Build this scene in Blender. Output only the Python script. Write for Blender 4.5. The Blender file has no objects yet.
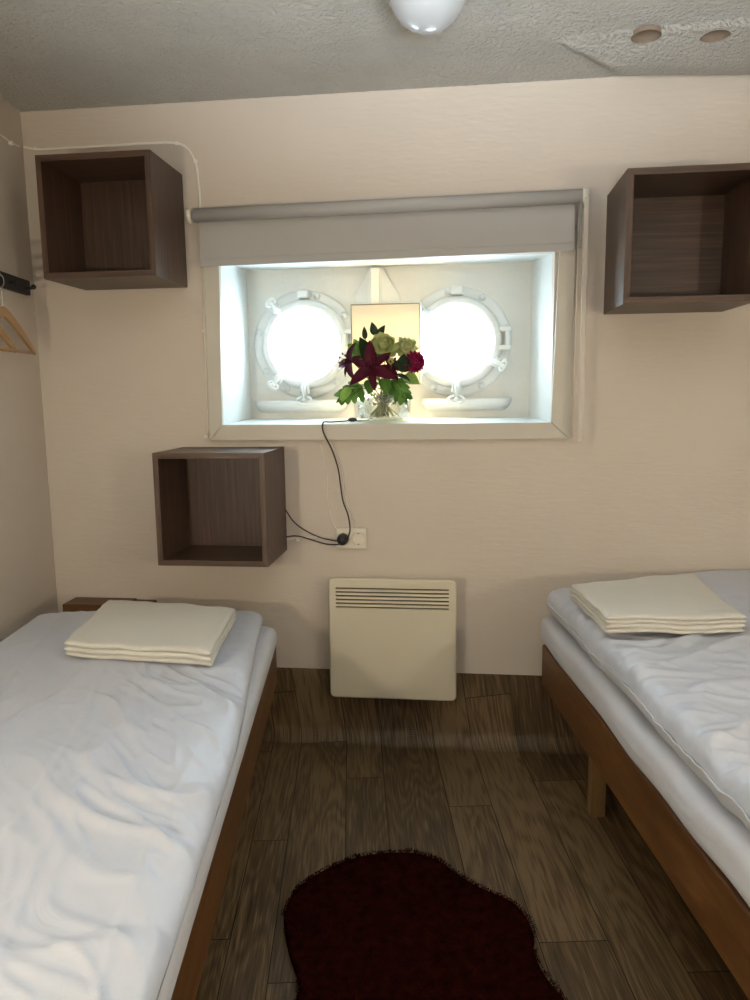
import bpy, bmesh, math, random
from mathutils import Vector, Matrix, noise
random.seed(7)
S = bpy.context.scene
COL = S.collection
PI = math.pi

# ------------------------------------------------------------------ camera
F, YAW, PITCH, ROLL, BY = 734.88, 0.11557, 0.144645, -0.0118713, 0.1461586
CD, CH = 2.42, 1.205
cam_d = Vector((-math.sin(YAW)*math.cos(PITCH), math.cos(YAW)*math.cos(PITCH), -math.sin(PITCH)))
_r = Vector((math.cos(YAW), math.sin(YAW), 0)); _u = _r.cross(cam_d)
cam_r = _r*math.cos(ROLL)+_u*math.sin(ROLL); cam_u = -_r*math.sin(ROLL)+_u*math.cos(ROLL)
CAM = Vector((0, -CD, CH))
cd = bpy.data.cameras.new('camera'); co = bpy.data.objects.new('camera', cd); COL.objects.link(co)
M = Matrix((cam_r, cam_u, -cam_d)).transposed().to_4x4(); M.translation = CAM
co.matrix_world = M
cd.sensor_fit = 'VERTICAL'; cd.sensor_height = 24; cd.lens = F/1000*24; cd.clip_start = .02
S.camera = co
# measuring helpers: a pixel of the photograph met with a known plane of the room
def ray(x, y): return cam_d + cam_r*((x-375)/F) - cam_u*((y-500)/F)
def WY(x, y, Y=0.0):
    v = ray(x, y); return CAM + v*((Y+CD)/v.y)
def WZ(x, y, Z):
    v = ray(x, y); return CAM + v*((Z-CH)/v.z)

# ------------------------------------------------------------------ view, world, lights
vs = S.view_settings
vs.view_transform = 'Standard'; vs.look = 'None'; vs.gamma = 1; vs.use_curve_mapping = False
vs.exposure = 0.0
w = bpy.data.worlds.new('daylight'); S.world = w; w.use_nodes = True
bg = w.node_tree.nodes['Background']; bg.inputs[0].default_value = (.68, .87, 1, 1); bg.inputs[1].default_value = 40.0

def point(name, loc, power, color, radius):
    l = bpy.data.lights.new(name, 'POINT'); l.energy = power; l.color = color; l.shadow_soft_size = radius
    o = bpy.data.objects.new(name, l); COL.objects.link(o); o.location = loc; return o
WARM = (1, .85, .62)
point('reading_light_left', (-1.0, -2.40, 1.10), 31, WARM, .02)
point('reading_light_right', (1.33, -2.40, 1.10), 31, WARM, .02)
l = bpy.data.lights.new('added_ceiling_fill', 'AREA'); l.shape = 'DISK'; l.size = .45; l.energy = 46; l.spread = 1.62; l.color = (.88, .95, 1)  # added fill with no real lamp behind it, brightens the ceiling
o = bpy.data.objects.new('added_ceiling_fill', l); COL.objects.link(o); o.location = (.15, -2.50, 1.30); o.rotation_euler = (PI-.60, 0, 0)
PORT = [(-.571, 1.386), (-.013, 1.384)]
for px_, pz_ in PORT:
    l = bpy.data.lights.new('porthole_portal', 'AREA'); l.shape = 'SQUARE'; l.size = .32; l.cycles.is_portal = True
    o = bpy.data.objects.new('porthole_portal', l); COL.objects.link(o)
    o.location = (px_, .375, pz_); o.rotation_euler = (-PI/2, 0, 0)

# ------------------------------------------------------------------ materials
def mat(name, color=(.8, .8, .8), rough=.5, **kw):
    m = bpy.data.materials.new(name); m.use_nodes = True
    b = m.node_tree.nodes['Principled BSDF']
    b.inputs['Base Color'].default_value = (*color, 1); b.inputs['Roughness'].default_value = rough
    for k, v in kw.items(): b.inputs[k.replace('_', ' ')].default_value = v
    return m
def nodes(m): return m.node_tree.nodes, m.node_tree.links, m.node_tree.nodes['Principled BSDF']
def add(N, t, **kw):
    n = N.new(t)
    for k, v in kw.items(): setattr(n, k, v)
    return n
def coords(m, scale=(1, 1, 1), kind='Object', uv=None):
    N, L, b = nodes(m)
    mp = N.new('ShaderNodeMapping'); mp.inputs['Scale'].default_value = scale
    if uv:
        t = N.new('ShaderNodeUVMap'); t.uv_map = uv; L.new(t.outputs[0], mp.inputs[0])
    else:
        t = N.new('ShaderNodeTexCoord'); L.new(t.outputs[kind], mp.inputs[0])
    return mp.outputs[0]
def noise_tex(m, vec, scale, detail=4, rough=.5, dist=0):
    N, L, b = nodes(m)
    n = N.new('ShaderNodeTexNoise'); L.new(vec, n.inputs['Vector'])
    n.inputs['Scale'].default_value = scale; n.inputs['Detail'].default_value = detail
    n.inputs['Roughness'].default_value = rough; n.inputs['Distortion'].default_value = dist
    return n.outputs['Fac']
def ramp(m, fac, stops):
    N, L, b = nodes(m)
    r = N.new('ShaderNodeValToRGB'); L.new(fac, r.inputs[0])
    e = r.color_ramp.elements
    while len(e) < len(stops): e.new(.5)
    for i, (p, c) in enumerate(stops):
        e[i].position = p; e[i].color = (*c, 1) if len(c) == 3 else c
    return r.outputs[0]
def bump(m, fac, strength, dist, prev=None):
    N, L, b = nodes(m)
    n = N.new('ShaderNodeBump'); n.inputs['Strength'].default_value = strength; n.inputs['Distance'].default_value = dist
    L.new(fac, n.inputs['Height'])
    if prev: L.new(prev, n.inputs['Normal'])
    L.new(n.outputs[0], b.inputs['Normal']); return n.outputs[0]
def setcol(m, out): N, L, b = nodes(m); L.new(out, b.inputs['Base Color'])

def painted(name, c, rough, bscale, bdist, stain=.06, vscale=(1, 1, 1), bstr=.6):
    m = mat(name, c, rough)
    v = coords(m)
    c2 = tuple(x*(1-stain) for x in c)
    setcol(m, ramp(m, noise_tex(m, v, 2.2, 5, .6), [(.3, c2), (.7, c)]))
    v2 = coords(m, vscale)
    bump(m, noise_tex(m, v2, bscale, 5, .6), bstr, bdist)
    return m
MT = {}
MT['wall'] = painted('cream_wall_paint', (.60, .54, .475), .6, 55, .0025, .05, (.35, 1, 1.6), .45)
MT['trim'] = painted('off_white_trim_paint', (.57, .545, .48), .45, 40, .001, .05, (1, 1, 1), .3)
MT['lining'] = painted('white_reveal_paint', (.72, .77, .78), .35, 30, .001, .03, (1, 1, 1), .3)
MT['hull'] = painted('lumpy_white_hull_paint', (.80, .80, .75), .4, 38, .006, .08, (1, 1, 1), .5)
MT['port'] = painted('white_porthole_paint', (.80, .83, .82), .32, 60, .002, .08, (1, 1, 1), .5)
MT['heater'] = painted('cream_enamel', (.66, .62, .50), .38, 8, .0006, .07, (1, 1, 1), .2)
MT['rust'] = painted('rusty_plaster', (.24, .18, .13), .8, 60, .004, .3)
MT['dark'] = mat('black_void', (.02, .018, .015), .8)
MT['black'] = mat('black_plastic', (.012, .012, .014), .4)
MT['cord_white'] = mat('painted_cable', (.86, .83, .77), .35)
MT['plastic'] = mat('white_plastic', (.72, .69, .60), .35)
MT['hook'] = mat('black_metal', (.010, .010, .011), .6)
MT['steel'] = mat('chrome', (.7, .7, .7), .2, Metallic=1)
MT['blind'] = mat('grey_blind_fabric', (.39, .39, .385), .75)
bump(MT['blind'], noise_tex(MT['blind'], coords(MT['blind'], (1, 1, 1)), 900, 1), .2, .0005)
# stucco ceiling
m = MT['ceiling'] = mat('textured_ceiling_plaster', (.62, .58, .50), .65)
v = coords(m)
N, L, b = nodes(m)
vo = N.new('ShaderNodeTexVoronoi'); vo.inputs['Scale'].default_value = 95; vo.feature = 'SMOOTH_F1'
mixv = N.new('ShaderNodeMixRGB'); mixv.inputs[0].default_value = .02
L.new(v, mixv.inputs[1])
nn = N.new('ShaderNodeTexNoise'); nn.inputs['Scale'].default_value = 30; L.new(v, nn.inputs['Vector']); L.new(nn.outputs['Color'], mixv.inputs[2])
L.new(mixv.outputs[0], vo.inputs['Vector'])
nz = noise_tex(m, v, 190, 4, .7)
mm = add(N, 'ShaderNodeMath', operation='SUBTRACT'); L.new(nz, mm.inputs[0]); L.new(vo.outputs['Distance'], mm.inputs[1])
bump(m, mm.outputs[0], 1.0, .03)
setcol(m, ramp(m, noise_tex(m, v, 3, 5, .65), [(.3, (.76, .74, .68)), (.7, (.86, .85, .80))]))
# cloth
def cloth(name, c, wscale, dist, weave=500, rough=.8, wstr=.5, rid=0):
    m = mat(name, c, rough); N, L, b = nodes(m)
    b.inputs['Sheen Weight'].default_value = .15
    v = coords(m)
    n1 = bump(m, noise_tex(m, v, weave, 2), .25, .0006)
    n2 = bump(m, noise_tex(m, v, wscale, 3, .5, 1.2), wstr, dist, n1)
    if rid:
        t = N.new('ShaderNodeTexNoise'); t.noise_type = 'RIDGED_MULTIFRACTAL'; t.inputs['Scale'].default_value = 3.2; t.inputs['Detail'].default_value = 2.5
        t.inputs['Distortion'].default_value = .9; t.inputs['Roughness'].default_value = .45
        L.new(coords(m, (1.5, .8, 1)), t.inputs['Vector']); bump(m, t.outputs['Fac'], rid, .012, n2)
    return m
MT['sheet'] = cloth('white_satin_sheet', (.53, .575, .67), 7, .010, rough=.45, rid=.25)
MT['mattress'] = cloth('white_fitted_sheet', (.56, .59, .66), 9, .006)
MT['towel'] = cloth('white_terry', (.68, .67, .62), 30, .005, 260, 1.0, .9)
m = MT['towel']; N, L, b = nodes(m)
bump(m, noise_tex(m, coords(m), 330, 2), .9, .003)
MT['piping'] = mat('white_piping', (.62, .65, .70), .7)
# walnut foil
def wood(name, cols, sc, rough=.4, big=1.0, coat=0):
    m = mat(name, cols[1], rough)
    v = coords(m, sc)
    N, L, b = nodes(m)
    a = noise_tex(m, v, 1, 6, .65, .4)
    r1 = ramp(m, a, [(.25, cols[0]), (.5, cols[1]), (.75, cols[2])])
    setcol(m, r1)
    bump(m, a, .15, .001)
    return m
WAL = [(.024, .012, .008), (.058, .031, .019), (.110, .062, .040)]
MT['walnut_v'] = wood('walnut_vertical_grain', WAL, (110, 110, 3), .42)
MT['walnut_h'] = wood('walnut_horizontal_grain', WAL, (3, 110, 110), .42)
MT['walnut_y'] = wood('walnut_depth_grain', WAL, (60, 2.5, 60), .42)
BW = [(.050, .019, .005), (.105, .044, .012), (.19, .088, .028)]
MT['bed_wood'] = wood('brown_stained_pine', BW, (22, 2.0, 22), .45)
MT['bed_wood_x'] = wood('brown_stained_pine_cross', BW, (2, 22, 22), .45)
MT['leg_wood'] = wood('bare_pine_leg', [(.13, .075, .03), (.20, .12, .05), (.27, .17, .08)], (30, 30, 3), .5)
MT['hanger_wood'] = wood('varnished_beech', [(.38, .22, .10), (.46, .28, .13), (.52, .33, .17)], (6, 6, 20), .4)
# floor vinyl
def floor_mat():
    m = mat('oak_plank_vinyl', (.1, .07, .05), .5)
    N, L, b = nodes(m)
    uv = N.new('ShaderNodeUVMap'); uv.uv_map = 'plank'
    at = N.new('ShaderNodeAttribute'); at.attribute_name = 'rnd'
    sc = N.new('ShaderNodeVectorMath'); sc.operation = 'MULTIPLY'; sc.inputs[1].default_value = (1, .16, 1); L.new(uv.outputs[0], sc.inputs[0])
    off = N.new('ShaderNodeCombineXYZ'); mu = add(N, 'ShaderNodeMath', operation='MULTIPLY'); mu.inputs[1].default_value = 37
    L.new(at.outputs['Fac'], mu.inputs[0]); L.new(mu.outputs[0], off.inputs[2]); L.new(mu.outputs[0], off.inputs[1])
    ad = N.new('ShaderNodeVectorMath'); ad.operation = 'ADD'; L.new(sc.outputs[0], ad.inputs[0]); L.new(off.outputs[0], ad.inputs[1])
    # cathedral rings: a warped field sliced into bands
    n1 = N.new('ShaderNodeTexNoise'); n1.inputs['Scale'].default_value = 6; n1.inputs['Detail'].default_value = 2.5; L.new(ad.outputs[0], n1.inputs['Vector'])
    k = add(N, 'ShaderNodeMath', operation='MULTIPLY'); k.inputs[1].default_value = 125; L.new(n1.outputs['Fac'], k.inputs[0])
    sn = add(N, 'ShaderNodeMath', operation='SINE'); L.new(k.outputs[0], sn.inputs[0])
    fine = N.new('ShaderNodeTexNoise'); fine.inputs['Scale'].default_value = 230; fine.inputs['Detail'].default_value = 3
    sc2 = N.new('ShaderNodeVectorMath'); sc2.operation = 'MULTIPLY'; sc2.inputs[1].default_value = (1, .25, 1); L.new(ad.outputs[0], sc2.inputs[0]); L.new(sc2.outputs[0], fine.inputs['Vector'])
    s2 = add(N, 'ShaderNodeMath', operation='MULTIPLY_ADD'); s2.inputs[1].default_value = .085; L.new(sn.outputs[0], s2.inputs[0]); L.new(fine.outputs['Fac'], s2.inputs[2])
    big = N.new('ShaderNodeTexNoise'); big.inputs['Scale'].default_value = 5; L.new(ad.outputs[0], big.inputs['Vector'])
    s3 = add(N, 'ShaderNodeMath', operation='MULTIPLY_ADD'); s3.inputs[1].default_value = .5; L.new(big.outputs['Fac'], s3.inputs[0]); L.new(s2.outputs[0], s3.inputs[2])
    pr = add(N, 'ShaderNodeMath', operation='MULTIPLY_ADD'); pr.inputs[1].default_value = .19; L.new(at.outputs['Fac'], pr.inputs[0]); L.new(s3.outputs[0], pr.inputs[2])
    r = ramp(m, pr.outputs[0], [(.55, (.034, .018, .006)), (.80, (.082, .050, .021)), (1.0, (.155, .102, .048))])
    L.new(r, b.inputs['Base Color'])
    bump(m, s2.outputs[0], .25, .001)
    return m
MT['floor'] = floor_mat()
MT['seam'] = mat('plank_seam', (.012, .007, .004), .8)
m = MT['rug'] = mat('dark_red_pile', (.075, .012, .008), 1.0, Specular_IOR_Level=.0)
setcol(m, ramp(m, noise_tex(m, coords(m), 40, 4, .6), [(.3, (.016, .003, .002)), (.7, (.036, .006, .004))]))
# glass: thin pane that mixes a mirror share with clear transmission
def thin_glass(name, share=.06, tint=(1, 1, 1)):
    m = bpy.data.materials.new(name); m.use_nodes = True; N = m.node_tree.nodes; L = m.node_tree.links; N.clear()
    o = N.new('ShaderNodeOutputMaterial'); t = N.new('ShaderNodeBsdfTransparent'); g = N.new('ShaderNodeBsdfGlossy'); x = N.new('ShaderNodeMixShader')
    lw = N.new('ShaderNodeLayerWeight'); lw.inputs[0].default_value = .25
    ml = N.new('ShaderNodeMath'); ml.operation = 'MULTIPLY_ADD'; ml.inputs[1].default_value = .5; ml.inputs[2].default_value = share
    L.new(lw.outputs['Facing'], ml.inputs[0])
    t.inputs[0].default_value = (*tint, 1); g.inputs['Roughness'].default_value = .02; x.inputs[0].default_value = share
    L.new(ml.outputs[0], x.inputs[0])
    L.new(t.outputs[0], x.inputs[1]); L.new(g.outputs[0], x.inputs[2]); L.new(x.outputs[0], o.inputs[0]); return m
MT['pane'] = thin_glass('clear_pane', .03)
MT['vase_glass'] = thin_glass('vase_glass', .10, (.96, .985, .98))
MT['water'] = thin_glass('vase_water', .02, (.97, .98, .94))
MT['opal'] = mat('opal_glass', (.36, .38, .40), .25)
MT['opal'].node_tree.nodes['Principled BSDF'].inputs['Coat Weight'].default_value = .4
# lamp shade: lit fabric
m = MT['shade'] = bpy.data.materials.new('cream_lampshade'); m.use_nodes = True
N = m.node_tree.nodes; L = m.node_tree.links; N.clear()
o_ = N.new('ShaderNodeOutputMaterial'); d_ = N.new('ShaderNodeBsdfDiffuse'); t_ = N.new('ShaderNodeBsdfTranslucent'); x_ = N.new('ShaderNodeMixShader')
d_.inputs[0].default_value = (.88, .84, .76, 1); t_.inputs[0].default_value = (.92, .88, .78, 1); x_.inputs[0].default_value = .45
L.new(d_.outputs[0], x_.inputs[1]); L.new(t_.outputs[0], x_.inputs[2]); L.new(x_.outputs[0], o_.inputs[0])
def petal_mat(name, c1, c2, sc=40, rough=.55):
    m = mat(name, c1, rough, Specular_IOR_Level=.12); N, L, b = nodes(m)
    g = N.new('ShaderNodeNewGeometry'); a = add(N, 'ShaderNodeMath', operation='MULTIPLY_ADD'); a.inputs[1].default_value = .5
    L.new(g.outputs['Random Per Island'], a.inputs[0]); h = add(N, 'ShaderNodeMath', operation='MULTIPLY'); h.inputs[1].default_value = .5
    L.new(noise_tex(m, coords(m), sc, 3), h.inputs[0]); L.new(h.outputs[0], a.inputs[2])
    setcol(m, ramp(m, a.outputs[0], [(.2, tuple(x*.7 for x in c1)), (.75, c2)])); return m
MT['lily'] = petal_mat('burgundy_lily_petal', (.020, .001, .006), (.085, .005, .020))
MT['mum'] = petal_mat('magenta_petal', (.20, .008, .05), (.34, .02, .10))
MT['peony'] = petal_mat('pale_green_petal', (.26, .32, .09), (.56, .60, .28))
MT['hyd'] = petal_mat('cream_green_petal', (.42, .46, .20), (.62, .64, .34))
MT['leaf_dark'] = petal_mat('dark_leaf', (.008, .022, .012), (.02, .045, .02))
MT['leaf'] = petal_mat('green_leaf', (.05, .13, .02), (.12, .26, .05), 25)
MT['leaf_light'] = petal_mat('light_leaf', (.16, .33, .05), (.26, .46, .10), 25)
MT['stem'] = petal_mat('green_stem', (.16, .22, .06), (.28, .34, .12))
MT['sprig'] = petal_mat('grey_violet_sprig', (.10, .10, .13), (.22, .22, .27))

# ------------------------------------------------------------------ mesh building
class MB:
    def __init__(s): s.v = []; s.f = []; s.m = []; s.sm = []
    def face(s, f, mi=0, smooth=False): s.f.append(tuple(f)); s.m.append(mi); s.sm.append(smooth)
    def quad(s, a, b, c, d, mi=0):
        n = len(s.v); s.v += [Vector(a), Vector(b), Vector(c), Vector(d)]; s.face((n, n+1, n+2, n+3), mi)
    def box(s, x0, x1, y0, y1, z0, z1, T=None, mi=0):
        n = len(s.v)
        P = [Vector((x, y, z)) for z in (z0, z1) for y in (y0, y1) for x in (x0, x1)]
        s.v += [T(p) for p in P] if T else P
        for f in ((0, 2, 3, 1), (4, 5, 7, 6), (0, 1, 5, 4), (2, 6, 7, 3), (0, 4, 6, 2), (1, 3, 7, 5)):
            s.face([n+i for i in f], mi)
    def grid(s, rows, closed_u=False, closed_v=False, smooth=True, mi=0):
        n = len(s.v); R = len(rows); C = len(rows[0])
        for r in rows: s.v += [Vector(p) for p in r]
        for i in range(R if closed_v else R-1):
            for j in range(C if closed_u else C-1):
                a = n+i*C+j; b = n+i*C+(j+1) % C; c = n+((i+1) % R)*C+(j+1) % C; d = n+((i+1) % R)*C+j
                s.face((a, b, c, d), mi, smooth)
    def tube(s, pts, r, seg=8, caps=True, mi=0):
        pts = [Vector(p) for p in pts]; rows = []; up = Vector((.31, .2, .93)).normalized()
        for i, p in enumerate(pts):
            t = (pts[min(i+1, len(pts)-1)]-pts[max(i-1, 0)]).normalized()
            a = up - t*up.dot(t)
            if a.length < .05: a = Vector((1, 0, 0)) - t*t.x
            a.normalize(); up = a; b = t.cross(a)
            rr = r[i] if isinstance(r, (list, tuple)) else r
            rows.append([p+a*rr*math.cos(2*PI*k/seg)+b*rr*math.sin(2*PI*k/seg) for k in range(seg)])
        n = len(s.v); s.grid(rows, closed_u=True, mi=mi)
        if caps:
            s.face([n+k for k in range(seg)][::-1], mi); e = n+(len(rows)-1)*seg; s.face([e+k for k in range(seg)], mi)
    def lathe(s, prof, center, axis='Z', seg=40, mi=0, sx=1):
        c = Vector(center); rows = []
        for (r, h) in prof:
            row = []
            for k in range(seg):
                a = 2*PI*k/seg; x = r*math.cos(a)*sx; y = r*math.sin(a)
                row.append(c+(Vector((x, y, h)) if axis == 'Z' else Vector((x, h, y)) if axis == 'Y' else Vector((h, x, y))))
            rows.append(row)
        s.grid(rows, closed_u=True, mi=mi)
    def ball(s, c, r, seg=12, sc=(1, 1, 1), mi=0):
        c = Vector(c); rows = []
        for i in range(seg//2+1):
            t = PI*i/(seg//2)
            rows.append([c+Vector((r*sc[0]*max(math.sin(t), 1e-3)*math.cos(2*PI*k/seg), r*sc[1]*max(math.sin(t), 1e-3)*math.sin(2*PI*k/seg), r*sc[2]*math.cos(t))) for k in range(seg)])
        s.grid(rows, closed_u=True, mi=mi)
    def prism(s, poly, y0, y1, axis='Y', mi=0):
        n = len(s.v); k = len(poly)
        def P(p, h): return Vector((p[0], h, p[1])) if axis == 'Y' else Vector((p[0], p[1], h))
        s.v += [P(p, y0) for p in poly]+[P(p, y1) for p in poly]
        s.face(range(n, n+k), mi); s.face(range(n+2*k-1, n+k-1, -1), mi)
        for i in range(k): s.face((n+i, n+k+i, n+k+(i+1) % k, n+(i+1) % k), mi)
    def build(s, name, mats, parent=None, bevel=0, fix=True, bseg=2, origin=None):
        me = bpy.data.meshes.new(name)
        if parent is not None: org = world_loc(parent)
        elif origin is not None: org = Vector(origin)
        else:
            xs = [p.x for p in s.v]; ys = [p.y for p in s.v]; zs = [p.z for p in s.v]
            org = Vector(((min(xs)+max(xs))/2, (min(ys)+max(ys))/2, min(zs)))
        me.from_pydata([tuple(p-org) for p in s.v], [], s.f)
        for mm in (mats if isinstance(mats, (list, tuple)) else [mats]): me.materials.append(mm)
        me.polygons.foreach_set('material_index', s.m); me.polygons.foreach_set('use_smooth', s.sm)
        if fix:
            bm = bmesh.new(); bm.from_mesh(me); bmesh.ops.remove_doubles(bm, verts=bm.verts, dist=1e-6)
            bmesh.ops.recalc_face_normals(bm, faces=bm.faces); bm.to_mesh(me); bm.free()
        me.update()
        o = bpy.data.objects.new(name, me); COL.objects.link(o)
        if parent is not None: o.parent = parent
        else: o.location = org
        if bevel:
            md = o.modifiers.new('bevel', 'BEVEL'); md.width = bevel; md.segments = bseg; md.limit_method = 'ANGLE'; md.angle_limit = .7
        return o
def world_loc(o):
    p = Vector(o.location)
    while o.parent: o = o.parent; p += Vector(o.location)
    return p
def tag(o, label=None, cat=None, group=None, kind=None):
    if label: o['label'] = label
    if cat: o['category'] = cat
    if group: o['group'] = group
    if kind: o['kind'] = kind
    return o
def empty(name, loc, label=None, cat=None, group=None, kind=None):
    o = bpy.data.objects.new(name, None); COL.objects.link(o); o.location = loc; o.empty_display_size = .1
    return tag(o, label, cat, group, kind)
def structure(o, label=None, cat=None):
    return tag(o, label, cat, kind='structure')
cs, sn_ = math.cos(BY), math.sin(BY)
def BW_(p): # bed coordinates (across, along, up) -> room
    return Vector((p[0]*cs-p[1]*sn_, p[0]*sn_+p[1]*cs, p[2]))

# ------------------------------------------------------------------ room shell
CEIL = 2.13
NX0, NX1, NZ0, NZ1 = -.797, .291, 1.105, 1.637      # niche opening in the inner wall
YB = -3.35                                           # wall behind the viewer
def wall_pt(c, y):                                   # on a side wall running along the beds
    b = (y - c*sn_)/cs; return BW_((c, b, 0))
CL, CR = -1.4215, 1.10
XL = wall_pt(CL, 0).x; XR = wall_pt(CR, 0).x
mb = MB()
for (x0, x1, z0, z1) in ((XL-.3, NX0, -.1, CEIL+.05), (NX1, XR+.3, -.1, CEIL+.05), (NX0, NX1, -.1, NZ0), (NX0, NX1, NZ1, CEIL+.05)):
    mb.box(x0, x1, 0, .06, z0, z1)
structure(mb.build('wall_back', MT['wall']), 'cream wall with the window recess between the wall boxes', 'wall')
for nm, c, sgn, lab in (('wall_left', CL, -1, 'cream side wall behind the coat hangers'), ('wall_right', CR, 1, 'cream side wall along the right bed')):
    mb = MB(); a = wall_pt(c, .06); b_ = wall_pt(c, YB-.1); n = Vector((cs, sn_, 0))*.08*sgn
    P = [a, b_, b_+n, a+n]
    mb.prism([(p.x, p.y) for p in P], -.1, CEIL+.05, 'Z')
    structure(mb.build(nm, MT['wall']), lab, 'wall')
mb = MB(); mb.box(-1.6, 2.0, YB-.1, YB, -.1, CEIL+.05)
structure(mb.build('wall_front', MT['wall']), 'cream wall opposite the window', 'wall')
mb = MB(); mb.box(-1.8, 2.0, YB-.1, .06, CEIL, CEIL+.06)
structure(mb.build('ceiling', MT['ceiling']), 'rough white textured plaster ceiling', 'ceiling')

# floor: vinyl planks that lie along the beds and turn up the back wall in one sheet
ZTOP = .254; RC = .045
def fold(c, b, h=0):
    X = c*cs-b*sn_; Y = c*sn_+b*cs
    y0 = -.012-RC
    if Y <= y0: return Vector((X, Y, h))
    sarc = Y-y0; q = RC*PI/2
    if sarc < q:
        a = sarc/RC; r = RC-h; return Vector((X, y0+r*math.sin(a), RC-r*math.cos(a)))
    zz = min(RC+(sarc-q), ZTOP)
    return Vector((X, -.012-h+0*zz+.010*(zz-RC)/ZTOP, zz))
seams = [-1.75, -1.58, -1.44, -1.28, -1.12, -.95, -.80, -.642, -.545, -.387, -.268, -.085, .042, .196, .33, .49, .64, .78, .95, 1.10, 1.25]
known = {-.642: [-.536], -.545: [-1.029, .021], -.387: [-.22, -.75], -.268: [-1.5, .35], -.085: [-.397, .9], .042: [.13, -.943], .196: [-.268], -.80: [-.9]}
mb = MB(); UV = []; RND = []
def strip(c0, c1, b0, b1, h, mi, rnd, uvo):
    bs = sorted({round(max(b0, min(b1, q)), 5) for q in [b0, b1, -.4]+[-.22+.008*i for i in range(54)]+[.22, .26, .3, .36, .42, .5, .62]}); nb = len(bs)-1
    for i in range(nb):
        P = [fold(c0, bs[i], h), fold(c1, bs[i], h), fold(c1, bs[i+1], h), fold(c0, bs[i+1], h)]
        if (P[3]-P[0]).length < 1e-4 and (P[2]-P[1]).length < 1e-4: continue
        n = len(mb.v); mb.v += P; mb.face((n, n+1, n+2, n+3), mi, False)
        UV.extend([(c0+uvo[0], bs[i]+uvo[1]), (c1+uvo[0], bs[i]+uvo[1]), (c1+uvo[0], bs[i+1]+uvo[1]), (c0+uvo[0], bs[i+1]+uvo[1])]); RND.append(rnd)
strip(-1.75, 1.25, -3.6, -.4, 0, 1, 0, (0, 0))
for i in range(150): strip(-1.75+i*.02, -1.73+i*.02, -.4, .62, -.0006, 1, 0, (0, 0))
for i in range(len(seams)-1):
    c0, c1 = seams[i], seams[i+1]
    js = sorted(known.get(seams[i], [-.3-.37*((i*7) % 3)]))
    while js[0] > -3.4: js.insert(0, js[0]-random.uniform(.75, 1.1))
    while js[-1] < .6: js.append(js[-1]+random.uniform(.75, 1.1))
    for a, b_ in zip(js[:-1], js[1:]):
        b1 = min(b_, .62)
        if b1 <= a: continue
        strip(c0+.0011, c1-.0011, a+.0012, b1-.0012, .0008, 0, random.random(), (random.uniform(0, 9), random.uniform(0, 9)))
fl = mb.build('floor', [MT['floor'], MT['seam']], fix=False, origin=(0, 0, 0))
me = fl.data; ul = me.uv_layers.new(name='plank')
for i, uv in enumerate(UV): ul.data[i].uv = uv
at = me.attributes.new('rnd', 'FLOAT', 'FACE'); at.data.foreach_set('value', RND)
structure(fl, 'dark oak plank vinyl floor turned up at the back wall', 'floor')
mb = MB(); mb.box(-1.9, 2.1, YB-.1, .06, -.12, -.02)
structure(mb.build('trim_1', MT['dark']), 'subfloor under the plank vinyl', 'floor')

# niche lining, window casing and hull side with the two round openings
BX0, BX1, BZ0, BZ1, YH = -.790, .250, 1.113, 1.660, .33
def loft(mb, A, B):
    n = len(mb.v); mb.v += [Vector(p) for p in A+B]
    for f in ((0, 1, 2, 3), (4, 7, 6, 5), (0, 4, 5, 1), (1, 5, 6, 2), (2, 6, 7, 3), (3, 7, 4, 0)): mb.face([n+i for i in f])
mb = MB(); t = .02
o0 = -.001
loft(mb, [(NX0+.004, o0, NZ0), (NX0-t, o0, NZ0), (NX0-t, o0, NZ1), (NX0+.018, o0, NZ1)], [(BX0, YH+.01, BZ0), (BX0-t, YH+.01, BZ0), (BX0-t, YH+.01, BZ1), (BX0, YH+.01, BZ1)])
loft(mb, [(NX1-.002, o0, NZ0), (NX1+t, o0, NZ0), (NX1+t, o0, NZ1), (NX1+.012, o0, NZ1)], [(BX1, YH+.01, BZ0), (BX1+t, YH+.01, BZ0), (BX1+t, YH+.01, BZ1), (BX1, YH+.01, BZ1)])
loft(mb, [(NX0-t, o0, NZ1), (NX1+t, o0, NZ1), (NX1+t, o0, NZ1+t), (NX0-t, o0, NZ1+t)], [(BX0-t, YH+.01, BZ1), (BX1+t, YH+.01, BZ1), (BX1+t, YH+.01, BZ1+t), (BX0-t, YH+.01, BZ1+t)])
loft(mb, [(NX0-t, o0, NZ0-t), (NX1+t, o0, NZ0-t), (NX1+t, o0, NZ0), (NX0-t, o0, NZ0)], [(BX0-t, YH+.01, BZ0-t), (BX1+t, YH+.01, BZ0-t), (BX1+t, YH+.01, BZ0), (BX0-t, YH+.01, BZ0)])
structure(mb.build('trim_2', MT['lining']), 'white boards lining the deep window recess', 'window lining')
# casing with mitred corners
mb = MB(); fo = [(-.838, 1.052), (.349, 1.052), (.353, 1.71), (-.832, 1.71)]; fi = [(NX0+.004, NZ0), (NX1-.002, NZ0), (NX1+.012, NZ1), (NX0+.018, NZ1)]
for k in range(4):
    j = (k+1) % 4; g = .0008
    P = [fo[k], fo[j], fi[j], fi[k]]
    cx = sum(p[0] for p in P)/4; cz = sum(p[1] for p in P)/4
    P = [(cx+(p[0]-cx)*(1-g*2), cz+(p[1]-cz)*(1-g*2)) for p in P]
    mb.prism(P, -.018, .0)
structure(mb.build('trim_3', MT['trim'], bevel=.002), 'off-white mitred casing around the window recess', 'window casing')
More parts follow.
